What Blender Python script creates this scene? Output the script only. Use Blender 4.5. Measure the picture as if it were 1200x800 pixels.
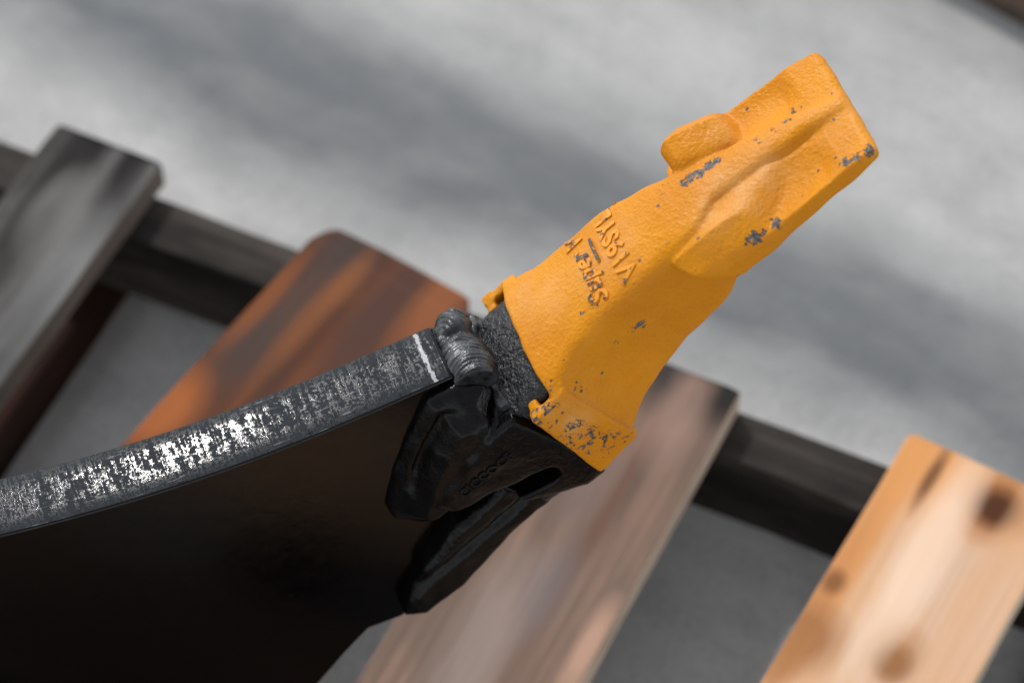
import bpy, bmesh, math, random
import numpy as np
from mathutils import Vector, Matrix
from mathutils.bvhtree import BVHTree

random.seed(7); np.random.seed(7)
S = bpy.context.scene
for o in list(bpy.data.objects):
    bpy.data.objects.remove(o)
R = math.radians

# ------------------------------------------------------------------ camera, sky, sun, exposure
FOC = 1.50                     # metres to the focus centre
HGT = 0.386                    # height of that centre above the ground
cam_f = Vector((0, .6, -.8)); cam_r = Vector((1, 0, 0)); cam_u = Vector((0, .8, .6))
CAM = Vector((0, 0, HGT)) - cam_f * FOC
cd = bpy.data.cameras.new('camera'); cam = bpy.data.objects.new('camera', cd)
S.collection.objects.link(cam); S.camera = cam
cam.matrix_world = Matrix.Translation(CAM) @ Matrix((cam_r, cam_u, -cam_f)).transposed().to_4x4()
cd.lens = 100; cd.sensor_width = 36; cd.clip_start = .05; cd.clip_end = 500
cd.dof.use_dof = True; cd.dof.focus_distance = 1.46; cd.dof.aperture_fstop = 4.6; cd.dof.aperture_blades = 0

SUN = Vector((-.32, .61, .72)).normalized()
W = bpy.data.worlds.new('World'); S.world = W; W.use_nodes = True
nt = W.node_tree; bg = nt.nodes['Background']
sky = nt.nodes.new('ShaderNodeTexSky'); sky.sky_type = 'NISHITA'; sky.sun_disc = False
sky.sun_elevation = math.asin(SUN.z); sky.sun_rotation = math.atan2(SUN.x, SUN.y)
sky.dust_density = 0.3; sky.air_density = 1.0; sky.ozone_density = 1.0
hs = nt.nodes.new('ShaderNodeHueSaturation'); hs.inputs['Saturation'].default_value = .16
nt.links.new(sky.outputs[0], hs.inputs['Color']); nt.links.new(hs.outputs[0], bg.inputs[0])
bg.inputs[1].default_value = .12
sl = bpy.data.lights.new('sun', 'SUN'); so = bpy.data.objects.new('sun', sl); S.collection.objects.link(so)
sl.energy = 1.25; sl.angle = R(4); sl.color = (1, .97, .93)
so.rotation_euler = SUN.to_track_quat('Z', 'Y').to_euler(); so.location = (0, 0, 3)
S.view_settings.view_transform = 'Standard'; S.view_settings.look = 'None'
S.view_settings.exposure = 0.95; S.view_settings.gamma = 1; S.view_settings.use_curve_mapping = False
S.render.engine = 'CYCLES'; S.cycles.use_denoising = True; S.cycles.max_bounces = 6

# ------------------------------------------------------------------ measuring helpers
FPX = 100 / 36 * 1200
def ray(px, py):
    return ((cam_r * ((px - 600) / FPX) - cam_u * ((py - 400) / FPX) + cam_f))
def on_height(px, py, h):
    d = ray(px, py); return CAM + d * ((h - CAM.z) / d.z)
def c2w(v):                                   # camera axes (right, down, forward) to world
    return cam_r * float(v[0]) - cam_u * float(v[1]) + cam_f * float(v[2])
A_ = np.array([.709, -.624, -.331]); A_ /= np.linalg.norm(A_)
M_ = np.array([.294, .686, -.664]); M_ -= A_ * (A_ @ M_); M_ /= np.linalg.norm(M_)
N_ = np.cross(M_, A_)
aw, mw, nw = c2w(A_), c2w(M_), c2w(N_)
OW = CAM + ray(664, 423) * FOC                # mouth centre of the tooth, world
def lw(x, y, z):                              # tool frame in mm (x along the tooth, y to its side, z off its face) to world
    return OW + aw * (x / 1000) + mw * (y / 1000) + nw * (z / 1000)
def on_side(px, py, y):                       # where a sight line meets the plane y of the tool frame
    d = ray(px, py); t = ((OW + mw * (y / 1000)) - CAM).dot(mw) / d.dot(mw)
    P = CAM + d * t - OW; return P.dot(aw) * 1000, P.dot(nw) * 1000

# ------------------------------------------------------------------ node helpers
def mat(name):
    m = bpy.data.materials.new(name); m.use_nodes = True
    return m, m.node_tree, m.node_tree.nodes['Principled BSDF']
def N(t, kind, **kw):
    n = t.nodes.new(kind)
    for k, v in kw.items(): setattr(n, k, v)
    return n
def setin(n, **kw):
    for k, v in kw.items(): n.inputs[k.replace('_', ' ')].default_value = v
def coords(t, scale=(1, 1, 1), which='Object', rot=(0, 0, 0)):
    c = N(t, 'ShaderNodeTexCoord'); mp = N(t, 'ShaderNodeMapping')
    mp.inputs['Scale'].default_value = scale; mp.inputs['Rotation'].default_value = rot
    t.links.new(c.outputs[which], mp.inputs[0]); return mp.outputs[0]
def noise(t, vec, scale, detail=4, rough=.55, dist=0.0):
    n = N(t, 'ShaderNodeTexNoise'); setin(n, Scale=scale, Detail=detail, Roughness=rough, Distortion=dist)
    t.links.new(vec, n.inputs['Vector']); return n.outputs['Fac']
def ramp(t, fac, stops, interp='LINEAR'):
    r = N(t, 'ShaderNodeValToRGB'); r.color_ramp.interpolation = interp
    e = r.color_ramp.elements
    while len(e) < len(stops): e.new(.5)
    for el, (p, c) in zip(e, stops):
        el.position = p; el.color = (c, c, c, 1) if isinstance(c, (int, float)) else (*c, 1)
    t.links.new(fac, r.inputs[0]); return r.outputs[0]
def mth(t, op, a, b=None, c=None, clamp=False):
    n = N(t, 'ShaderNodeMath', operation=op); n.use_clamp = clamp
    for i, v in enumerate((a, b, c)):
        if v is None: continue
        if isinstance(v, (int, float)): n.inputs[i].default_value = v
        else: t.links.new(v, n.inputs[i])
    return n.outputs[0]
def mixc(t, fac, a, b, blend='MIX'):
    n = N(t, 'ShaderNodeMix', data_type='RGBA', blend_type=blend)
    for i, v in ((0, fac), (6, a), (7, b)):
        if isinstance(v, (int, float)): n.inputs[i].default_value = v
        elif isinstance(v, tuple): n.inputs[i].default_value = (*v, 1)
        else: t.links.new(v, n.inputs[i])
    return n.outputs[2]
def bump(t, h, strength, dist, prev=None):
    b = N(t, 'ShaderNodeBump'); setin(b, Strength=strength, Distance=dist)
    t.links.new(h, b.inputs['Height'])
    if prev is not None: t.links.new(prev, b.inputs['Normal'])
    return b.outputs[0]

# ------------------------------------------------------------------ materials
def yellow_paint():
    m, t, p = mat('yellow_paint')
    v = coords(t)
    big = noise(t, v, 22, 3); mid = noise(t, v, 90, 4); fine = noise(t, v, 520, 3); grit = noise(t, v, 1100, 2)
    at = N(t, 'ShaderNodeAttribute', attribute_name='chip')
    col = mixc(t, ramp(t, big, [(.35, 0), (.7, 1)]), (.57, .200, .0006), (.65, .248, .0010))
    col = mixc(t, mth(t, 'MULTIPLY', ramp(t, mid, [(.5, 0), (.75, 1)]), .35), col, (.57, .180, .001))
    # pale rubbed places, and the sky's sheen on the wing painted in
    du = N(t, 'ShaderNodeAttribute', attribute_name='rub_sheen')
    dm = mth(t, 'MULTIPLY', du.outputs['Fac'], ramp(t, mid, [(.3, .25), (.65, 1)]))
    col = mixc(t, mth(t, 'MULTIPLY', dm, .55), col, (.72, .44, .20))
    n1 = noise(t, v, 330, 6, .66)
    cm = mth(t, 'ADD', at.outputs['Fac'], mth(t, 'MULTIPLY', mth(t, 'SUBTRACT', n1, .5), 2.6))
    cm = ramp(t, cm, [(.60, 0), (.67, 1)])
    # scattered pin-prick chips
    vo = N(t, 'ShaderNodeTexVoronoi'); vo.inputs['Scale'].default_value = 105; t.links.new(v, vo.inputs['Vector'])
    sc = N(t, 'ShaderNodeSeparateColor'); t.links.new(vo.outputs['Color'], sc.inputs[0])
    pin = mth(t, 'MULTIPLY', mth(t, 'LESS_THAN', vo.outputs['Distance'], .11), mth(t, 'GREATER_THAN', sc.outputs[0], .80))
    rim = mth(t, 'MULTIPLY', mth(t, 'LESS_THAN', vo.outputs['Distance'], mth(t, 'MULTIPLY', mid, .22)), mth(t, 'GREATER_THAN', sc.outputs[1], .62))
    col = mixc(t, mth(t, 'MULTIPLY', rim, .35), col, (.52, .15, .004))
    cmask = mth(t, 'MAXIMUM', cm, mth(t, 'MULTIPLY', pin, .8))
    steel = mixc(t, ramp(t, fine, [(.4, 0), (.65, 1)]), (.050, .045, .042), (.165, .152, .145))
    col = mixc(t, cmask, col, steel)
    t.links.new(col, p.inputs['Base Color'])
    rg = mth(t, 'ADD', .33, mth(t, 'MULTIPLY', mid, .18)); t.links.new(rg, p.inputs['Roughness'])
    p.inputs['Specular IOR Level'].default_value = .22
    # cast grain under the paint, pits and blisters, chips sunk a little
    v2 = N(t, 'ShaderNodeTexVoronoi'); v2.inputs['Scale'].default_value = 330; v2.feature = 'SMOOTH_F1'; t.links.new(v, v2.inputs['Vector'])
    blis = ramp(t, v2.outputs['Distance'], [(.0, 1), (.42, 0)])
    b0 = bump(t, mid, .38, .0018); b1 = bump(t, fine, .60, .0010, b0); b2 = bump(t, blis, .32, .0008, b1)
    b3 = bump(t, grit, .18, .0003, b2); b4 = bump(t, mth(t, 'SUBTRACT', 1, cmask), .5, .0006, b3)
    t.links.new(b4, p.inputs['Normal'])
    return m

def black_paint(name, cast=1.0, rough=.2, base=(.0018, .0018, .002)):
    m, t, p = mat(name)
    v = coords(t)
    a = noise(t, v, 45, 3); b = noise(t, v, 240, 5, .6); c = noise(t, v, 620, 3)
    dustm = ramp(t, noise(t, v, 160, 6, .7), [(.60, 0), (.75, 1)])
    col = mixc(t, mth(t, 'MULTIPLY', dustm, .07 * cast), base, (.05, .045, .04))
    t.links.new(col, p.inputs['Base Color'])
    t.links.new(mth(t, 'ADD', rough, mth(t, 'MULTIPLY', b, .13)), p.inputs['Roughness'])
    p.inputs['IOR'].default_value = 1.28
    n0 = bump(t, a, .10 * cast, .002); n1 = bump(t, b, .36 * cast, .0011, n0); n2 = bump(t, c, .25 * cast, .0005, n1)
    t.links.new(n2, p.inputs['Normal'])
    return m

def nose_paint():
    m, t, p = mat('cast_nose_paint')
    v = coords(t)
    b = noise(t, v, 300, 4, .6); c = noise(t, v, 700, 3); a = noise(t, v, 60, 3)
    t.links.new(mixc(t, ramp(t, b, [(.4, 0), (.7, 1)]), (.004, .0045, .005), (.027, .029, .032)), p.inputs['Base Color'])
    t.links.new(mth(t, 'ADD', .16, mth(t, 'MULTIPLY', c, .2)), p.inputs['Roughness'])
    n0 = bump(t, a, .3, .003); n1 = bump(t, b, .9, .0024, n0); n2 = bump(t, c, .5, .0008, n1)
    t.links.new(n2, p.inputs['Normal'])
    return m

def weld_metal():
    m, t, p = mat('painted_weld')
    v = coords(t)
    b = noise(t, v, 400, 4, .6); a = noise(t, v, 90, 4)
    t.links.new(mixc(t, ramp(t, a, [(.35, 0), (.7, 1)]), (.009, .010, .012), (.075, .079, .084)), p.inputs['Base Color'])
    p.inputs['Metallic'].default_value = .5
    t.links.new(mth(t, 'ADD', .16, mth(t, 'MULTIPLY', b, .22)), p.inputs['Roughness'])
    t.links.new(bump(t, b, .45, .0009, bump(t, a, .2, .002)), p.inputs['Normal'])
    return m

def edge_paint():
    # torch-cut edge of the plate; UV u runs along it (m), v across it (0..1)
    m, t, p = mat('flame_cut_edge')
    uv = coords(t, which='UV'); ob = coords(t)
    su = coords(t, (1, .0022, 1), 'UV')
    stri = noise(t, su, 420, 4, .65)                       # fine lines across the thickness
    spk = noise(t, ob, 620, 4, .6); mid = noise(t, ob, 150, 5, .6); big = noise(t, ob, 30, 3)
    base = mixc(t, ramp(t, mid, [(.35, 0), (.72, 1)]), (.005, .0068, .0095), (.014, .018, .024))
    # long pale scratches and small flecks
    lu = coords(t, (24, 22, 1), 'UV'); sw = noise(t, lu, 1.0, 3, .6)
    fl = noise(t, coords(t, (60, 14, 1), 'UV'), 2.2, 5, .7)
    sc = mth(t, 'MULTIPLY', ramp(t, sw, [(.60, 0), (.63, 1)]), ramp(t, fl, [(.50, 0), (.60, 1)]))
    base = mixc(t, mth(t, 'MULTIPLY', sc, .75), base, (.20, .215, .23))
    fk = ramp(t, noise(t, ob, 330, 5, .7), [(.66, 0), (.70, 1)])
    base = mixc(t, mth(t, 'MULTIPLY', fk, .55), base, (.26, .275, .29))
    # sun glint near the end, painted in as a bright line
    sep = N(t, 'ShaderNodeSeparateXYZ'); t.links.new(uv, sep.inputs[0])
    wob = mth(t, 'MULTIPLY', mth(t, 'SUBTRACT', mid, .5), .006)
    dl = mth(t, 'ABSOLUTE', mth(t, 'SUBTRACT', mth(t, 'ADD', sep.outputs[0], wob), -.0085))
    ln = mth(t, 'LESS_THAN', dl, mth(t, 'MULTIPLY', mth(t, 'SUBTRACT', spk, .18), .0036))
    base = mixc(t, ln, base, (.36, .37, .38))
    t.links.new(base, p.inputs['Base Color'])
    pat = mth(t, 'ADD', mth(t, 'MULTIPLY', spk, .45), mth(t, 'ADD', mth(t, 'MULTIPLY', stri, .55), mth(t, 'MULTIPLY', mid, .35)))
    t.links.new(mth(t, 'ADD', mth(t, 'MULTIPLY', ramp(t, pat, [(.61, 0), (.69, 1)]), .72), mth(t, 'ADD', .035, mth(t, 'MULTIPLY', mid, .07))), p.inputs['Roughness'])
    p.inputs['IOR'].default_value = 1.38
    n0 = bump(t, stri, .30, .00015); n1 = bump(t, mid, .22, .00016, n0); n2 = bump(t, spk, .40, .00019, n1)
    t.links.new(n2, p.inputs['Normal'])
    return m

def side_paint():
    m, t, p = mat('glossy_black_plate')
    v = coords(t)
    a = noise(t, v, 18, 3); b = noise(t, v, 120, 4, .6); c = noise(t, v, 900, 2)
    fk = ramp(t, noise(t, v, 420, 5, .7), [(.72, 0), (.74, 1)])
    t.links.new(mixc(t, mth(t, 'MULTIPLY', fk, .8), (.0005, .0005, .0006), (.07, .06, .05)), p.inputs['Base Color'])
    t.links.new(mth(t, 'ADD', .10, mth(t, 'MULTIPLY', b, .16)), p.inputs['Roughness'])
    p.inputs['IOR'].default_value = 1.33
    n0 = bump(t, a, .06, .003); n1 = bump(t, b, .12, .0007, n0); n2 = bump(t, c, .10, .0002, n1)
    t.links.new(n2, p.inputs['Normal'])
    return m

def wood(name, light, mid_, dark, spots=(), stain=None, rough=.75, grain=1.0, gs=64, end_dark=.0, blotch=(.40, .62)):
    """board material in the board's own metres: x along it, y across it"""
    m, t, p = mat(name)
    c0 = coords(t)
    v = coords(t, (3.2, gs, gs)); g1 = noise(t, v, 1.0, 6, .62, .8)
    v2 = coords(t, (9, gs * 3.2, gs * 3.2)); g2 = noise(t, v2, 1.0, 4, .6)
    bl = noise(t, coords(t, (5.5, 15, 15)), 1.0, 4, .6)
    col = mixc(t, ramp(t, g1, [(.34, 0), (.66, 1)]), light, mid_)
    col = mixc(t, mth(t, 'MULTIPLY', ramp(t, bl, [(blotch[0], 0), (blotch[1], 1)]), .85), col, dark if stain is None else stain)
    col = mixc(t, mth(t, 'MULTIPLY', ramp(t, g2, [(.45, 0), (.7, 1)]), .35 * grain), col, dark)
    for (sx, sy, rx, ry, colr, st) in spots:
        mp = N(t, 'ShaderNodeMapping'); mp.vector_type = 'POINT'
        mp.inputs['Scale'].default_value = (1 / rx, 1 / ry, 0)
        mp.inputs['Location'].default_value = (-sx / rx, -sy / ry, 0)
        t.links.new(c0, mp.inputs[0])
        ln = N(t, 'ShaderNodeVectorMath', operation='LENGTH'); t.links.new(mp.outputs[0], ln.inputs[0])
        dd = mth(t, 'ADD', ln.outputs['Value'], mth(t, 'MULTIPLY', mth(t, 'SUBTRACT', bl, .5), .7))
        k = ramp(t, dd, [(.35, 1), (1.0, 0)])
        col = mixc(t, mth(t, 'MULTIPLY', k, st), col, colr)
    t.links.new(col, p.inputs['Base Color']); p.inputs['Roughness'].default_value = rough
    p.inputs['Specular IOR Level'].default_value = .12
    n0 = bump(t, g1, .4, .002); n1 = bump(t, g2, .4, .0012, n0); t.links.new(n1, p.inputs['Normal'])
    return m

M_yellow = yellow_paint()
M_cast = black_paint('black_cast_paint', 1.2, .05)
M_nose = nose_paint(); M_weld = weld_metal(); M_edge = edge_paint(); M_side = side_paint()

# ------------------------------------------------------------------ mesh helpers
def tag(o, label=None, cat=None, group=None, kind=None):
    for k, v in (('label', label), ('category', cat), ('group', group), ('kind', kind)):
        if v: o[k] = v
    return o
def link(name, me, parent=None, loc=None):
    o = bpy.data.objects.new(name, me); S.collection.objects.link(o)
    if parent: o.parent = parent
    if loc is not None: o.location = loc
    return o
def surface_nets(fn, lo, hi, h):
    """mesh of fn(x,y,z)=0 on a grid, in mm"""
    ax = [np.arange(lo[i], hi[i] + h, h, dtype=np.float32) for i in range(3)]
    X, Y, Z = np.meshgrid(*ax, indexing='ij', sparse=True)
    F = fn(X, Y, Z).astype(np.float32)
    s = F < 0
    nx, ny, nz = F.shape
    cnt = np.zeros((nx - 1, ny - 1, nz - 1), np.uint8)
    for i in (0, 1):
        for j in (0, 1):
            for k in (0, 1):
                cnt += s[i:nx - 1 + i, j:ny - 1 + j, k:nz - 1 + k]
    act = (cnt > 0) & (cnt < 8)
    idx = np.full(cnt.shape, -1, np.int64); ci = np.argwhere(act); idx[act] = np.arange(len(ci))
    acc = np.zeros((len(ci), 3)); w = np.zeros(len(ci))
    cor = [(i, j, k) for i in (0, 1) for j in (0, 1) for k in (0, 1)]
    val = {c: F[ci[:, 0] + c[0], ci[:, 1] + c[1], ci[:, 2] + c[2]] for c in cor}
    for c in cor:
        for d in range(3):
            if c[d]: continue
            e = list(c); e[d] = 1; e = tuple(e)
            f0, f1 = val[c], val[e]; cr = (f0 < 0) != (f1 < 0)
            tt = np.where(cr, f0 / np.where(cr, f0 - f1, 1), 0)
            p = np.tile(np.array(c, float), (len(ci), 1)); p[:, d] = tt
            acc[cr] += p[cr]; w[cr] += 1
    V = (ci + acc / w[:, None]) * h + np.array(lo)
    quads = []
    for d in range(3):
        u, v = (d + 1) % 3, (d + 2) % 3
        sl0 = [slice(1, -1)] * 3; sl0[d] = slice(0, -1); sl1 = list(sl0); sl1[d] = slice(1, None)
        a, b = s[tuple(sl0)], s[tuple(sl1)]
        e = np.argwhere(a != b); fl = a[a != b]
        off = np.array([1, 1, 1]); off[d] = 0; e = e + off
        def g(du, dv):
            q = e.copy(); q[:, u] -= du; q[:, v] -= dv; return idx[q[:, 0], q[:, 1], q[:, 2]]
        Q = np.stack([g(1, 1), g(0, 1), g(0, 0), g(1, 0)], 1)
        Q[~fl] = Q[~fl][:, ::-1]; quads.append(Q)
    return V, np.concatenate(quads)
def tool_mesh(name, V, Q, origin, mats, smooth=True, flip=True):
    W3 = (np.outer(V[:, 0], aw) + np.outer(V[:, 1], mw) + np.outer(V[:, 2], nw)) / 1000 + np.array(OW - origin)
    me = bpy.data.meshes.new(name)
    if flip: Q = Q[:, ::-1]
    me.vertices.add(len(V)); me.vertices.foreach_set('co', W3.astype(np.float32).ravel())
    k = Q.shape[1]
    me.loops.add(len(Q) * k); me.loops.foreach_set('vertex_index', Q.astype(np.int32).ravel())
    me.polygons.add(len(Q)); me.polygons.foreach_set('loop_start', np.arange(0, len(Q) * k, k, dtype=np.int32))
    me.update(calc_edges=True); me.validate()
    if smooth: me.polygons.foreach_set('use_smooth', np.ones(len(me.polygons), bool))
    for mm in mats: me.materials.append(mm)
    return me
def smax(a, b, k):
    h = np.clip(.5 + .5 * (a - b) / k, 0, 1); return b * (1 - h) + a * h + k * h * (1 - h)
def smin(a, b, k): return -smax(-a, -b, k)
def itp(X, xs, ys): return np.interp(X, xs, ys)
def capsule(X, Y, Z, p, q, r):
    p = np.array(p, float); q = np.array(q, float); d = q - p; L2 = d @ d
    t = np.clip(((X - p[0]) * d[0] + (Y - p[1]) * d[1] + (Z - p[2]) * d[2]) / L2, 0, 1)
    return np.sqrt((X - p[0] - t * d[0]) ** 2 + (Y - p[1] - t * d[1]) ** 2 + (Z - p[2] - t * d[2]) ** 2) - r
def poly2d(X, Z, pts):
    """signed distance to a polygon in the x,z plane"""
    pts = np.array(pts, float); n = len(pts)
    d = np.full(np.broadcast(X, Z).shape, 1e9); inside = np.zeros(d.shape, bool)
    for i in range(n):
        a, b = pts[i], pts[(i + 1) % n]; e = b - a
        wx, wz = X - a[0], Z - a[1]
        t = np.clip((wx * e[0] + wz * e[1]) / (e @ e), 0, 1)
        d = np.minimum(d, (wx - t * e[0]) ** 2 + (wz - t * e[1]) ** 2)
        c = ((a[1] > Z) != (b[1] > Z)) & (X < (b[0] - a[0]) * (Z - a[1]) / (b[1] - a[1] + 1e-12) + a[0])
        inside ^= c
    return np.where(inside, -1, 1) * np.sqrt(d)

# ------------------------------------------------------------------ the tooth as one casting
def sect(X, Y):
    zt = itp(X, [-60, 0, 40, 80, 100, 120, 150, 182, 200, 215], [42, 43, 43, 43, 41, 38, 31, 22, 15, 12])
    hw = itp(X, [-60, 0, 9, 20, 38, 70, 95, 120, 160, 195], [44, 44, 40, 36, 33.5, 31.5, 24, 14, 9.5, 6])
    zb = itp(X, [-60, 0, 30, 60, 85, 110, 140, 210], [-34, -34, -28, -23, -19, -9, -1, 3])
    hw = np.where(Y > 0, itp(X, [-60, 0, 9, 20, 38, 70, 95, 112, 126, 160, 195], [44, 44, 40, 36, 33.5, 32, 29, 24, 14, 9.5, 6]), hw)
    dome = itp(X, [-60, 0, 40, 80, 120, 200], [9, 9, 6, 4, 2.5, 1.5])
    return zt, hw, zb, dome
def f_tooth(X, Y, Z):
    aY = np.abs(Y)
    zt, hw, zb, dome = sect(X, Y)
    ztl = zt - dome * np.minimum(aY / hw, 1.15) ** 2
    fr = np.clip((zt - Z) / (zt - zb), 0, 1.2)
    hwz = hw - itp(X, [0, 25, 60, 90, 120], [1, 6, 7, 2, -4]) * fr + itp(X, [0, 20], [2, 0]) * np.sin(np.clip(fr, 0, 1) * np.pi)
    body = smax(smax(aY - hwz, Z - ztl, itp(X, [85, 118], [9, 3.5])), zb - Z, 8)
    body = smax(body, X - 204, 4)
    hwb = itp(X, [80, 95, 110, 150, 204], [30, 42, 44.5, 43, 39.5])
    zin = itp(X, [85, 110, 146, 170, 186, 206], [31, 29, 24, 18, 15, 11.5])
    zout = itp(X, [85, 110, 146, 186, 206], [22, 21, 18, 15, 11.5])
    q = np.clip((aY - 13) / 28, 0, 1.1)
    ztb = zin + (zout - zin) * q - 3.2 * np.sin(np.clip(q, 0, 1) * np.pi) * itp(X, [130, 145, 178, 187], [0, 1, 1, 0])
    zbb = itp(X, [85, 92, 103, 114, 150, 206], [34, 27, 16, 7, 5.5, 2.5])
    plan = smax(aY - hwb, np.where(Y < 0, 106 - X, 90 - X), 16)
    blade = smax(smax(smax(plan, Z - ztb, 1.5), zbb - Z, 4), X - 205, 4)
    # rounded shoulder at the back of each wing, ending in a step; the far one is blunter and starts further forward
    left = Y < 0
    pk = np.where(left, itp(X, [90, 110, 115, 121, 128, 138, 149, 153], [33, 37, 41.5, 44, 43, 38.5, 32, 29.5]), itp(X, [85, 95, 120, 150], [34, 35.5, 34, 28.5]))
    zl = pk - .80 * np.maximum(aY - 30, 0) - np.where(left, .34, .12) * np.maximum(30 - aY, 0)
    rear = np.where(left, 113 - X, 90 - X)
    plan2 = np.where(left, smax(aY - hwb, rear, 15), smax(aY - hwb - .5, rear, 9))
    stp = np.where(left, X - (148 + .12 * (30 - aY)), X - (131 + (44 - aY) * .85))
    lump = smax(smax(smax(smax(plan2, 11 - aY, 4), Z - zl, np.where(left, 8, 4)), np.maximum(zbb + 2, 10) - Z, 3), np.where(left, stp * .9 + (Z - 28) * .2, stp * .6 + (Z - 24) * .7), 3.5)
    d = smin(smin(body, blade, 2), lump, 1.8)
    d = smax(d, -(X + 0.15 * (43 - ztl) - 0), 2.2)                      # mouth rim
    cav = smax(smax(aY - (hw - 6), Z - (ztl - 4.2), 5), (zb + 5) - Z, 5)
    d = smax(d, -np.maximum(cav, X - 34), 1.5)
    # latch ears that reach back past the rim and hook inward
    xm = itp(Z, [-36, 32], [-23, -16.5])
    ear = smax(smax(aY - (45.5 - .06 * X), (39.5 - .06 * X) - aY, 2), np.maximum(np.maximum(xm - X, X - 6), np.maximum(Z - 31, -31.5 - Z)), 2)
    hook = smax(smax(aY - 46.5, 33 - aY, 4), smax(smax(xm - X, X - (xm + 6.5), 3), np.maximum(Z - 31, -31.5 - Z), 2), 2)
    d = smin(d, smin(ear, hook, 3), 3)
    # casting unevenness
    d = d + .35 * np.sin(X / 9.3 + 1.3 * np.sin(Y / 13)) * np.sin(Y / 11.7 + Z / 15) + .22 * np.sin(X / 4.1 + Y / 6.3) * np.sin(Z / 5.2 - Y / 4.7)
    return d

# ------------------------------------------------------------------ adapter casting
UP_LEG = [(-34, 62)] + [on_side(px, py, 20) for px, py in ((500, 468), (478, 510), (462, 550), (451, 592), (460, 606), (490, 611), (520, 600), (552, 577))] + [(-40, 0), (-26, 10), (-25, 50)]
FLANGE = [(-24, 36), (-21, 10), (-19.5, -33), (-24, -41), (-36, -39.5), (-52, -29), (-64, -20), (-66, -4), (-90, 9), (-91, 20), (-62, 31), (-38, 37)]
LOW_LEG = [(-28, -38), (-57, -40), (-64, -42), (-92, -43), (-112, -47), (-134, -50), (-162, -48), (-171, -37), (-138, -21), (-104, -11), (-81, -10), (-45, -8)]
def f_adapter(X, Y, Z):
    aY = np.abs(Y)
    zt, hw, zb, dome = sect(X, Y)
    ztl = zt - dome * np.minimum(aY / hw, 1.15) ** 2
    nose = smax(smax(smax(aY - 36.5, Z - ztl + 4.6, 8), -31 - Z, 6), X - 7, 3)
    nose = smax(nose, -34 - X, 3)
    collar = smax(smax(smax(aY - 37.5, Z - (ztl - 1.5), 7), -34 - Z, 5), np.maximum(X + 24, -60 - X), 2.5)
    d1 = poly2d(X, Z, UP_LEG)
    # the leg's face rises from a thin edge to the thick flange
    yt = 20 + np.minimum(.95 * np.maximum(-d1, 0), 17) + itp(X, [-95, -35], [0, 3])
    u = X * .55 + Z * .83                                                        # across the leg
    yt = yt - 5.0 * np.exp(-((-d1 - 9) / 2.6) ** 2) * itp(X, [-100, -85, -50, -38], [0, 1, 1, 0])
    leg = smax(d1, aY - yt, 3)
    d2 = poly2d(X, Z, FLANGE)
    fl = smax(d2, aY - 42.5 + .05 * np.maximum(-40 - X, 0), 4)
    d3 = poly2d(X, Z, LOW_LEG)
    yl = 29 + np.minimum(.8 * np.maximum(-d3, 0), 3)
    yl = yl - 4 * np.exp(-((Z + 27 + .0 * X) / 3.0) ** 2) + itp(X, [-70, -40], [0, 6])
    low = smax(d3, aY - yl, 3)
    d = smin(smin(smin(leg, fl, 5), low, 4), smin(nose, collar, 1.5), 3)
    hole = np.maximum(capsule(X, 0 * aY, Z, (-43, 0, -13.5), (-60, 0, -8.5), 6.5), 24 - aY)
    d = smax(d, -hole, 2.0)
    # hollow under the letter strip where the side falls back to the plate
    hol = (np.sqrt(((X + 88) / 24) ** 2 + ((aY - 38) / 14) ** 2 + ((Z + 4) / 9) ** 2) - 1) * 9
    d = smax(d, -hol, 4)
    # blobs of overlapping weld on the side
    for p, q, r in (((-40, 20, 55), (-41, 31, 41), 8.0),):
        d = smin(d, capsule(X, Y, Z, p, q, r), 3)
    al = X * .83 - Z * .55; ac = X * .55 + Z * .83
    d = d + .32 * np.clip((-38 - X) / 15, 0, 1) * np.sin(al / 17 + 1.5 * np.sin(ac / 9)) * np.sin(ac / 3.6 + 1.2 * np.sin(al / 11))
    d = d + .16 * np.sin(X / 5.3 + Y / 7) * np.sin(Z / 4.9 + Y / 9) + .12 * np.sin(X / 2.6 - Z / 3.3) * np.sin(Y / 3.1)
    return d

# ------------------------------------------------------------------ weld across the end of the plate
def f_weld(X, Y, Z):
    cx = -27.5 + 2.0 * np.sin(Y / 9); cz = 55 - .05 * Y
    r = itp(Y, [-24, -18, -8, 8, 20, 25], [4, 8.5, 11.5, 12.5, 11, 5])
    pu = (X - cx) * .62 + (Z - cz) * .78; pv = -(X - cx) * .78 + (Z - cz) * .62
    d = np.sqrt((pu * 1.35) ** 2 + (pv * .92) ** 2) - r + .55 * np.sin(Y / 3.3 + X / 5) * np.sin(Z / 4.1 - Y / 5)
    rad = X * .4 - Z * .5
    yy = Y + 3.2 * np.cos((np.arctan2(Z - cz, X - cx) - .9) * 1.0) * 2.2
    d = d - .60 * np.abs(np.sin(yy * np.pi / 2.5 + .7 * np.sin(yy / 4))) - .40 * np.sin(yy * .7 + X / 4)
    d = np.maximum(d, np.abs(Y + 1) - 22)
    d = smin(d, np.sqrt((X + 25.5) ** 2 + ((Y + 17) * .8) ** 2 + (Z - 56) ** 2) - 9.2 - .5 * np.abs(np.sin(np.sqrt((X + 29) ** 2 + (Y + 12) ** 2) * 1.1)) + .6 * np.sin(X / 2.3) * np.sin(Z / 2.9 + Y / 2.0), 2)
    # toe bead along the collar
    toe = np.sqrt((X + 23.5 - 1.2 * np.sin(Y / 6)) ** 2 + (Z - (43.5 - 8.5 * (Y / 40) ** 2)) ** 2) - 3.0 - .6 * np.sin(Y / 2.1)
    toe = np.maximum(toe, np.abs(Y) - 33)
    return smin(d, toe, 3)

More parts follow.
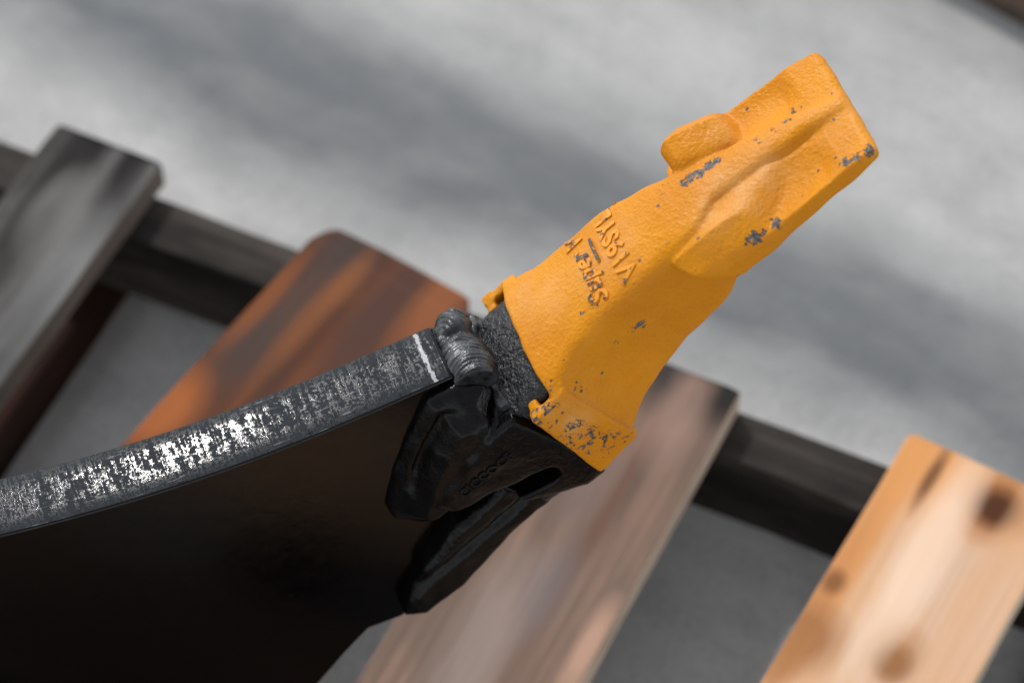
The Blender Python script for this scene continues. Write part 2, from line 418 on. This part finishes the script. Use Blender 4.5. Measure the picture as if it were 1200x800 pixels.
# ------------------------------------------------------------------ ground
PT = .106                                          # pallet's upper face above the ground
BT = .022                                          # board thickness
LOC = lambda p, h: on_height(p[0], p[1], h)
s0, s1 = LOC((215, 224), PT - BT), LOC((1035, 524), PT - BT)
bear_dir = (s1 - s0).normalized(); bear_n = Vector((-bear_dir.y, bear_dir.x, 0))       # points away from the camera
me = bpy.data.meshes.new('ground'); bm = bmesh.new()
bmesh.ops.create_grid(bm, x_segments=8, y_segments=8, size=60); bm.to_mesh(me); bm.free()
gr = link('ground', me); tag(gr, kind='structure')
g0, g1 = LOC((300, 80), 0), LOC((1100, 435), 0)                    # run of the dark band on the concrete
gr.rotation_euler.z = math.atan2(g1.y - g0.y, g1.x - g0.x); gr.location = (g0.x, g0.y, 0)
m, t, p = mat('banded_concrete')
v = coords(t)
n5 = noise(t, coords(t, (1, 2.2, 1)), 9, 5, .65); n1 = noise(t, coords(t, (.9, 2.6, 1)), 2.2, 5, .6); n2 = noise(t, v, 14, 6, .65); n3 = noise(t, v, 160, 4, .6); n4 = noise(t, coords(t, (1.5, 1, 1)), 5.5, 4)
sep = N(t, 'ShaderNodeSeparateXYZ'); t.links.new(v, sep.inputs[0])
yy = mth(t, 'ADD', sep.outputs[1], mth(t, 'MULTIPLY', mth(t, 'SUBTRACT', n1, .5), .16))
yy = mth(t, 'ADD', yy, mth(t, 'MULTIPLY', mth(t, 'SUBTRACT', n4, .5), .07))
bands = ramp(t, mth(t, 'ADD', .5, mth(t, 'MULTIPLY', yy, .5)), [(.0, .35), (.28, .25), (.42, .12), (.450, .10), (.475, .55), (.492, .95), (.515, .90), (.540, .40), (.565, .18), (.60, .14), (.655, .34), (.72, .26), (.80, .36), (1, .4)])
col = mixc(t, bands, (.50, .50, .485), (.095, .105, .115))
col = mixc(t, mth(t, 'MULTIPLY', ramp(t, n5, [(.45, 0), (.68, 1)]), .45), col, (.25, .255, .25))
col = mixc(t, mth(t, 'MULTIPLY', ramp(t, n2, [(.35, 0), (.75, 1)]), .35), col, (.19, .19, .185))
col = mixc(t, mth(t, 'MULTIPLY', ramp(t, n3, [(.45, 0), (.7, 1)]), .25), col, (.14, .14, .14))
t.links.new(col, p.inputs['Base Color']); p.inputs['Roughness'].default_value = .8; p.inputs['Specular IOR Level'].default_value = .3
t.links.new(bump(t, n3, .5, .002, bump(t, n2, .3, .006)), p.inputs['Normal'])
me.materials.append(m)

# ------------------------------------------------------------------ pallet
def board_mesh(name, L, w0, w1, th, material, seed, chip=.0011, segs=26, edge=None, rnd_end=.004):
    """board along +x from its far end, tapering from width w0 to w1, slightly uneven edges"""
    rnd = random.Random(seed); bm = bmesh.new(); rings = []
    xs = [0, rnd_end * .12, rnd_end * .35, rnd_end * .7, rnd_end] + [rnd_end + (L - rnd_end) * i / segs for i in range(1, segs + 1)]
    for x in xs:
        w = w0 + (w1 - w0) * x / L; ins = rnd_end - math.sqrt(max(rnd_end ** 2 - max(rnd_end - x, 0) ** 2, 0))
        yl = -w / 2 + rnd.uniform(-chip, chip) * .5 + ins; yr = w / 2 + rnd.uniform(-chip, chip) * .5 - ins * .5
        zo = rnd.uniform(-.0006, .0006); xx = x
        rings.append([bm.verts.new((xx, y, z)) for y, z in ((yl, -th), (yl, zo), (yl * .33, zo + .0004), (yr * .33, zo), (yr, zo), (yr, -th))])
    for a, b in zip(rings, rings[1:]):
        for k in range(6): bm.faces.new((a[k], a[(k + 1) % 6], b[(k + 1) % 6], b[k]))
    bm.faces.new(rings[0][::-1]); bm.faces.new(rings[-1])
    for k, vv in enumerate(rings[0]): vv.co.x += rnd.uniform(0, .0015)
    bmesh.ops.recalc_face_normals(bm, faces=bm.faces[:])
    ed = [e for e in bm.edges if len(e.link_faces) == 2 and e.calc_face_angle(0) > .6]
    bmesh.ops.bevel(bm, geom=ed, offset=.0013, segments=2, affect='EDGES', profile=.6)
    me = bpy.data.meshes.new(name); bm.to_mesh(me); bm.free(); me.materials.append(material)
    if edge:
        me.materials.append(edge)
        for f in me.polygons:
            if abs(f.normal.y) > .8 and f.area > 1e-5: f.material_index = 1
    return me

pal0 = LOC((640, 372), 0); pal0.z = 0
pallet = bpy.data.objects.new('pallet', None); S.collection.objects.link(pallet); pallet.location = pal0
pallet.empty_display_size = .1
tag(pallet, 'weathered wooden pallet of mismatched brown, grey and pale boards lying on grey concrete', 'pallet')

def put_board(name, far_l, far_r, near_l, near_r, length, wd, seed, top=PT, th=BT, label=None, rnd_end=.004):
    a, b, c, d = (LOC(q, top) for q in (far_l, far_r, near_l, near_r))
    fm, nm = (a + b) / 2, (c + d) / 2; ax = (nm - fm); ax.z = 0; ax.normalize()
    side = Vector((-ax.y, ax.x, 0))
    w0 = abs((a - b).dot(side)); w1 = abs((c - d).dot(side))
    d0 = (nm - fm).length; w_end = w0 + (w1 - w0) * min(1.15, length / d0)
    def to_board(px, py):
        q = LOC((px, py), top) - fm; return q.dot(ax), q.dot(side)
    wd = dict(wd); wd['spots'] = [(*to_board(px, py), rx, ry, c_, st_) for px, py, rx, ry, c_, st_ in wd['spots']]
    edge = wood(**wd.pop('edge')); material = wood(**wd)
    me = board_mesh(name, length, w0, w_end, th, material, seed, edge=edge, rnd_end=rnd_end)
    o = link(name, me, pallet)
    o.location = fm - pal0; o.rotation_euler.z = math.atan2(ax.y, ax.x)
    if label: o['label'] = label
    return o

K = (.010, .009, .008)
W_grey = dict(name='grey_weathered_wood', edge=dict(name='grey_sawn_edge', light=(0.2, 0.165, 0.135), mid_=(0.14, 0.115, 0.1), dark=(0.07, 0.06, 0.05)), light=(.19, .187, .180), mid_=(.10, .097, .093), dark=(.030, .028, .026), gs=95, spots=(
    (110, 166, .085, .020, K, 1), (160, 184, .065, .014, K, 1), (62, 215, .15, .016, (.016, .015, .014), 1), (128, 150, .03, .012, K, .9), (60, 245, .05, .02, (.24, .235, .225), .7),
    (110, 270, .12, .012, (.035, .033, .032), .6), (20, 300, .12, .02, (.04, .038, .036), .6), (70, 330, .08, .02, (.22, .22, .215), .6), (10, 400, .08, .02, (.06, .06, .06), .6)))
W_orange = dict(name='red_brown_wood', edge=dict(name='red_brown_sawn_edge', light=(0.42, 0.27, 0.19), mid_=(0.34, 0.19, 0.12), dark=(0.2, 0.11, 0.07)), light=(.140, .048, .022), mid_=(.075, .029, .016), dark=(.05, .030, .024), gs=70, spots=(
    (300, 400, .06, .026, (.06, .040, .034), .9), (405, 300, .05, .03, (.055, .040, .035), .85), (350, 350, .05, .022, (.075, .045, .036), .7), (460, 350, .06, .02, (.07, .038, .03), .7), (420, 400, .05, .02, (.07, .036, .028), .7),
    (365, 370, .09, .012, (.22, .078, .028), .6), (310, 350, .06, .012, (.24, .075, .022), .6), (520, 350, .08, .02, (.25, .086, .034), .8), (190, 480, .05, .03, (.36, .11, .03), .8), (410, 330, .04, .012, (.24, .085, .030), .5)), blotch=(.50, .72))
W_brown = dict(name='dull_brown_wood', edge=dict(name='dull_brown_sawn_edge', light=(0.62, 0.5, 0.4), mid_=(0.52, 0.4, 0.31), dark=(0.34, 0.25, 0.19)), light=(.27, .170, .122), mid_=(.150, .092, .067), dark=(.08, .055, .045), gs=80, spots=(
    (822, 447, .045, .07, (.035, .031, .03), .95), (850, 462, .03, .03, K, .7), (770, 520, .12, .006, (.11, .07, .055), .8), (700, 620, .14, .006, (.13, .07, .05), .9), (620, 740, .14, .006, (.13, .075, .055), .9), (690, 560, .06, .02, (.15, .11, .10), .7),
    (560, 760, .10, .03, (.30, .24, .21), .6), (640, 690, .05, .02, (.16, .135, .13), .6), (690, 755, .05, .012, (.46, .28, .20), .8), (800, 480, .06, .02, (.36, .23, .18), .5)), stain=(.150, .105, .082))
W_pale = dict(name='pale_fresh_wood', edge=dict(name='pale_sawn_edge', light=(0.74, 0.62, 0.5), mid_=(0.66, 0.53, 0.4), dark=(0.45, 0.33, 0.22)), light=(.62, .43, .31), gs=80, mid_=(.52, .33, .21), dark=(.48, .25, .12), spots=(
    (1090, 545, .05, .11, (.60, .27, .09), .85), (1030, 600, .12, .016, (.58, .26, .085), .9), (970, 690, .10, .016, (.50, .22, .08), .9), (1110, 600, .10, .012, (.60, .28, .10), .7), (1092, 558, .04, .007, (.14, .06, .03), .9),
    (1168, 592, .034, .03, (.30, .12, .045), .9), (1168, 596, .020, .019, (.075, .026, .011), 1), (978, 682, .014, .010, (.20, .08, .03), .9), (945, 745, .035, .03, (.30, .13, .05), .9), (915, 770, .04, .02, (.36, .16, .06), .8),
    (1045, 775, .017, .015, (.085, .03, .012), 1), (1048, 768, .028, .022, (.36, .17, .07), .7), (1080, 650, .14, .02, (.78, .60, .46), .7), (1130, 720, .16, .012, (.58, .34, .19), .5)), stain=(.60, .34, .18), grain=.5)
M_beam = wood('dark_old_wood', (.085, .073, .064), (.030, .025, .022), (.009, .008, .007))
M_lower = wood('dark_red_wood', (.05, .018, .011), (.026, .011, .008), (.009, .006, .005))

boards = {}
boards['grey'] = put_board('plank', (66, 146), (192, 190), (-95, 375), (18, 412), 1.12, W_grey, 1, label='grey weathered plank with black streaks at its end')
boards['orange'] = put_board('plank', (372, 270), (572, 338), (158, 505), (366, 576), 1.12, W_orange, 2, label='reddish brown plank with dark worn patches', rnd_end=.022)
boards['brown'] = put_board('plank', (664, 386), (872, 452), (440, 765), (690, 776), 1.12, W_brown, 3, label='dull brown plank with pale sawn edge')
boards['pale'] = put_board('plank', (1060, 517), (1262, 580), (908, 770), (1150, 783), 1.12, W_pale, 4, label='pale fresh plank with orange edges and dark knots')

def beam(name, ctr_far, length, w, h, z_top, material, seed, parent=pallet):
    me = board_mesh(name, length, w, w, h, material, seed, .002, 30)
    o = link(name, me, parent)
    st = ctr_far - bear_dir * (length / 2); o.location = (st.x - pal0.x, st.y - pal0.y, z_top); o.rotation_euler.z = math.atan2(bear_dir.y, bear_dir.x)
    return o
mid_line = (s0 + s1) / 2 - bear_n * .019
zs = PT - BT
for k in range(3):
    beam('stringer', mid_line - bear_n * (.012 + .50 * k), 1.5, .038, zs - .016 - .0015, zs - .0007, M_beam, 20 + k)
# boards under the stringers
def lower(dx, seed, w=.1):
    me = board_mesh('bottom_plank', 1.1, w, w, .015, M_lower, seed)
    o = link('bottom_plank', me, pallet)
    ax = -bear_n; q = mid_line + bear_dir * dx + bear_n * .0
    o.location = (q.x - pal0.x, q.y - pal0.y, .0157); o.rotation_euler.z = math.atan2(ax.y, ax.x)
lower(-.335, 31); lower(.075, 32, .06); lower(.44, 33)

# ------------------------------------------------------------------ a board lying beyond, at the frame's far corner
q0, q1 = LOC((1108, -12), 0), LOC((1215, 48), 0)
ax = (q1 - q0); ax.z = 0; ax.normalize(); side = Vector((-ax.y, ax.x, 0))
M_far = wood('far_brown_wood', (.22, .15, .12), (.16, .11, .09), (.05, .04, .03))
fb = link('timber_board', board_mesh('timber_board', 1.3, .14, .14, .045, M_far, 41))
st = q0 - ax * .35 + side * .075; fb.location = (st.x, st.y, .045); fb.rotation_euler.z = math.atan2(ax.y, ax.x)
tag(fb, 'brown timber board lying flat on the concrete beyond the pallet', 'board')

# ------------------------------------------------------------------ the tool: shank, adapter, weld, tooth
pal_h = lambda x, z, y=0: lw(x, y, z).z
def foot(x):                                       # z where the plate would meet the pallet boards
    y0 = 18
    b = (PT - lw(x, y0, 0).z) * 1000 / nw.z
    return b
top_pts = [(-32, 68.2), (-55, 79.5), (-81, 92.5), (-108, 106), (-135, 121), (-158, 136), (-181, 152), (-207, 172), (-233, 193.5), (-262, 219), (-292, 248), (-322, 280), (-352, 315), (-380, 352)]
# smooth curve through the top points
tp = np.array(top_pts[::-1]); s_ = np.concatenate([[0], np.cumsum(np.linalg.norm(np.diff(tp, axis=0), axis=1))])
pf = [np.polyfit(s_, tp[:, i], 5) for i in (0, 1)]; su = np.linspace(0, s_[-1], 150)
curve = np.stack([np.polyval(pf[0], su), np.polyval(pf[1], su)], 1)
low_px = [on_side(px, py, 18) for px, py in ((520, 690), (470, 722), (432, 736), (405, 764), (372, 802), (330, 850))]
xf1, xf0 = -395, -520
outline = [tuple(c) for c in curve] + [(-31, 58), (-38, 20), (-60, -20), (-110, -38)] + low_px[0:] + [(low_px[-1][0] - 40, low_px[-1][1] - 10), (xf1, foot(xf1)), (xf0, foot(xf0)), (-505, 330), (-450, 372)]
ground_pt = lw(-455, 0, foot(-455)); ground_pt.z = PT
tool = bpy.data.objects.new('ripper_shank', None); S.collection.objects.link(tool); tool.location = ground_pt; tool.empty_display_size = .1
tag(tool, 'black painted steel shank with a chipped yellow digging tooth, standing on the pallet', 'digging tooth')

def plate():
    bm = bmesh.new(); uvl = bm.loops.layers.uv.new('UVMap')
    n = len(outline); ny = 5; ys = np.linspace(-18, 18, ny)
    rings = []
    for y in ys:
        rings.append([bm.verts.new(lw(x, y, z + (.5 - .030 * (y + 18) - .0016 * (y + 18) ** 2 if i < len(curve) else 0)) - ground_pt) for i, (x, z) in enumerate(outline)])
    arc = [0]
    for i in range(1, n): arc.append(arc[-1] + math.dist(outline[i], outline[i - 1]) / 1000)
    end_arc = arc[len(curve) - 1]
    front = bm.faces.new(rings[-1]); back = bm.faces.new(rings[0][::-1])
    front.material_index = 0; back.material_index = 0
    for j in range(ny - 1):
        for i in range(n):
            k = (i + 1) % n
            f = bm.faces.new((rings[j][i], rings[j][k], rings[j + 1][k], rings[j + 1][i]))
            f.material_index = 1 if i < len(curve) - 1 else 0
            ai, ak = arc[i] - end_arc, (arc[k] if k else arc[-1] + .05) - end_arc
            for lp, (u_, v_) in zip(f.loops, ((ai, ys[j]), (ak, ys[j]), (ak, ys[j + 1]), (ai, ys[j + 1]))):
                lp[uvl].uv = (u_, (v_ + 18) / 36)
            f.smooth = i < len(curve) - 1
    bmesh.ops.recalc_face_normals(bm, faces=bm.faces[:])
    sharp = [e for e in bm.edges if len(e.link_faces) == 2 and e.calc_face_angle(0) > .5]
    bmesh.ops.bevel(bm, geom=sharp, offset=.0011, segments=2, affect='EDGES', profile=.5)
    me = bpy.data.meshes.new('shank_plate'); bm.to_mesh(me); bm.free()
    me.materials.append(M_side); me.materials.append(M_edge)
    return link('shank_plate', me, tool)
shank = plate()

V, Q = surface_nets(f_adapter, (-178, -50, -56), (36, 50, 78), 1.15)
ad_me = tool_mesh('adapter', V, Q, ground_pt, [M_cast, M_nose])
# the rough nose in front of the collar has thinner, greyer paint
ctr = np.zeros(len(ad_me.polygons) * 3, np.float32); ad_me.polygons.foreach_get('center', ctr); ctr = ctr.reshape(-1, 3) + np.array(ground_pt - OW)
px_, py_, pz_ = (ctr @ np.array(k) * 1000 for k in (aw, mw, nw))
mi = ((px_ > -40) & (pz_ > 24) & (np.abs(py_) < 37.2) & (pz_ < 50) & ((px_ > -24.5) | ((pz_ > 43) & (px_ > -34)))).astype(np.int32)
ad_me.polygons.foreach_set('material_index', mi)
adapter = link('adapter', ad_me, tool)

V, Q = surface_nets(f_weld, (-52, -44, 26), (-6, 44, 80), .55)
weld = link('weld_bead', tool_mesh('weld_bead', V, Q, ground_pt, [M_weld]), tool)

V, Q = surface_nets(f_tooth, (-26, -49, -42), (209, 49, 50), 1.0)
to_me = tool_mesh('tooth', V, Q, ground_pt, [M_yellow])
tooth = link('tooth', to_me, tool); tooth['label'] = 'yellow painted digging tooth with chipped paint'
co = np.zeros(len(to_me.vertices) * 3, np.float32); to_me.vertices.foreach_get('co', co); co = co.reshape(-1, 3)
bvh = BVHTree.FromPolygons([tuple(c) for c in co], [tuple(pp.vertices) for pp in to_me.polygons])

# wear: places where the paint is knocked off
def hit(px, py):
    h = bvh.ray_cast(CAM - ground_pt, ray(px, py).normalized()); return h[0]
chips = [((803, 214), 4, .9), ((812, 207), 4.5, 1), ((822, 201), 4.5, 1), ((832, 194), 4, 1), ((841, 187), 3.5, .95),
         ((930, 131), 6, .62), ((922, 143), 6, .55), ((905, 152), 6, .52), ((890, 162), 6, .5), ((938, 124), 5, .5), ((780, 214), 5, .5),
         ((962, 64), 3.5, .9), ((1020, 177), 4, .95), ((1004, 183), 3.5, .95), ((990, 189), 4, .95), ((978, 184), 3, .55),
         ((878, 283), 3, .85), ((886, 277), 4, .95), ((893, 272), 3, .8), ((910, 261), 4, .95), ((957, 207), 5, .5), ((935, 232), 5, .5),
         ((776, 293), 3, .75), ((785, 284), 3, .7), ((750, 380), 4, .92), ((737, 392), 5, .55), ((722, 402), 5, .5), ((678, 452), 5, .66), ((690, 445), 4, .45),
         ((684, 366), 3, .8), ((693, 362), 3, .65), ((700, 358), 3, .6), ((815, 392), 4, .72), ((835, 377), 4, .7), ((845, 370), 4, .65), ((862, 352), 4, .6),
         ((640, 478), 8, .70), ((626, 487), 8, .72), ((613, 484), 4, .75), ((648, 495), 7, .6), ((672, 500), 8, .72), ((690, 507), 9, .72), ((705, 512), 7, .68), ((722, 510), 6, .68), ((668, 520), 8, .62), ((690, 524), 9, .64), ((706, 528), 8, .56), ((655, 512), 7, .55), ((640, 505), 6, .5), ((733, 512), 5, .6),
         ((631, 449), 3, .8), ((636, 458), 3.5, 1), ((640, 465), 4, .95), ((648, 452), 4, .6), ((625, 440), 2.5, .6),
         ((708, 250), 4, .6), ((760, 235), 12, .36), ((775, 222), 10, .36), ((740, 225), 8, .34)]
chip = np.zeros(len(co)); rub_sheen = np.zeros(len(co))
for (q, r, s) in chips:
    h = hit(*q)
    if h is None: continue
    dd = np.linalg.norm(co - np.array(h), axis=1) * 1000
    chip = np.maximum(chip, (s - (.07 if s < .8 else 0)) * np.exp(-(dd / r) ** 2 * .9))
for (q, r, s) in (((862, 222), 15, 1), ((895, 200), 12, .8), ((835, 250), 12, .8), ((640, 345), 16, .55), ((610, 350), 12, .6), ((715, 290), 16, .6), ((688, 315), 14, .5), ((675, 492), 9, .9), ((655, 480), 8, .5), ((845, 160), 12, .4), ((985, 140), 14, .35)):  # pale patches; those on the near wing paint in reflected sky
    h = hit(*q)
    if h is None: continue
    dd = np.linalg.norm(co - np.array(h), axis=1) * 1000
    rub_sheen = np.maximum(rub_sheen, s * np.exp(-(dd / r) ** 2))
for nm_, arr in (('chip', chip), ('rub_sheen', rub_sheen)):
    at = to_me.attributes.new(nm_, 'FLOAT', 'POINT'); at.data.foreach_set('value', arr.astype(np.float32))

# ------------------------------------------------------------------ cast lettering
def lettering_paint():
    m, t, p = mat('worn_letter_paint')
    v = coords(t); g = noise(t, v, 210, 5, .65); w = noise(t, v, 75, 3)
    k = N(t, 'ShaderNodeAttribute', attribute_name='worn')
    f = mth(t, 'ADD', k.outputs['Fac'], mth(t, 'MULTIPLY', mth(t, 'SUBTRACT', g, .5), 2.0))
    f = ramp(t, f, [(.48, 0), (.60, 1)])
    t.links.new(mixc(t, f, mixc(t, w, (.69, .245, .0014), (.76, .30, .0025)), (.065, .060, .058)), p.inputs['Base Color'])
    p.inputs['Roughness'].default_value = .45
    t.links.new(bump(t, g, .3, .0008), p.inputs['Normal'])
    return m
M_letter = lettering_paint()
def text_mesh(txt, size, shear=0, wght=0.0, space=1.0):
    cu = bpy.data.curves.new('t', 'FONT'); cu.body = txt; cu.size = size; cu.shear = shear; cu.offset = wght
    cu.align_x = 'CENTER'; cu.align_y = 'CENTER'; cu.extrude = 1.0; cu.resolution_u = 3; cu.space_character = space
    cu.bevel_depth = 0.22; cu.bevel_resolution = 1
    o = bpy.data.objects.new('t', cu); S.collection.objects.link(o)
    dg = bpy.context.evaluated_depsgraph_get(); me = bpy.data.meshes.new_from_object(o.evaluated_get(dg))
    bpy.data.objects.remove(o)
    return me
def lay_text(name, txt, size, x0, y0, parent, worn, material, h=1.0, shear=0, wght=0.0, space=1.0, rot=0.0, axis='top', bv=bvh):
    """raised letters following the casting: reading direction -y, letter tops towards -x (face z) or along the flange"""
    me = text_mesh(txt, size, shear, wght, space); wv = []
    c_, s_ = math.cos(rot), math.sin(rot)
    for v in me.vertices:
        tx, ty, tz = v.co; tx, ty = tx * c_ - ty * s_, tx * s_ + ty * c_
        if axis == 'top':
            X, Y = x0 - ty, y0 - tx
            o = lw(X, Y, 90) - ground_pt; d = -nw
        else:
            X, Z = x0 + tx, y0 + ty
            o = lw(X, 90, Z) - ground_pt; d = -mw
        hh = bv.ray_cast(o, d)[0] or (o + d * .05)
        nz = tz / 1.22 * h if tz > 0 else tz * .5
        wv.append(1.0 if tz > .9 else .0); v.co = hh - d * (nz / 1000)
    me.materials.clear(); me.materials.append(material)
    at = me.attributes.new('worn', 'FLOAT', 'POINT'); at.data.foreach_set('value', [a * worn - (.25 if a == 0 else 0) for a in wv])
    me.update(); o = link(name, me, parent); return o
lay_text('raised_lettering', 'V19SYL', 15, 71.5, 0.5, tooth, .33, M_letter, h=1.0, wght=.2, space=1.03)
lay_text('raised_lettering', 'Super V', 15, 51.0, 0.8, tooth, .52, M_letter, h=1.05, shear=.35, wght=.2, space=1.0)
lay_text('raised_bar', '_____', 6.2, 57.5, -5, tooth, .75, M_letter, h=1.6, wght=.45)
lay_text('raised_lettering', '.', 13, 76, -26.5, tooth, .6, M_letter, h=1.1, wght=.2)
ad_co = np.zeros(len(ad_me.vertices) * 3, np.float32); ad_me.vertices.foreach_get('co', ad_co); ad_co = ad_co.reshape(-1, 3)
bvh2 = BVHTree.FromPolygons([tuple(c) for c in ad_co], [tuple(pp.vertices) for pp in ad_me.polygons])
lay_text('raised_lettering', 'CICCOCF', 8.5, -60, 19, adapter, 0, M_cast, h=.8, wght=.1, space=1.0, rot=.02, axis='side', bv=bvh2)
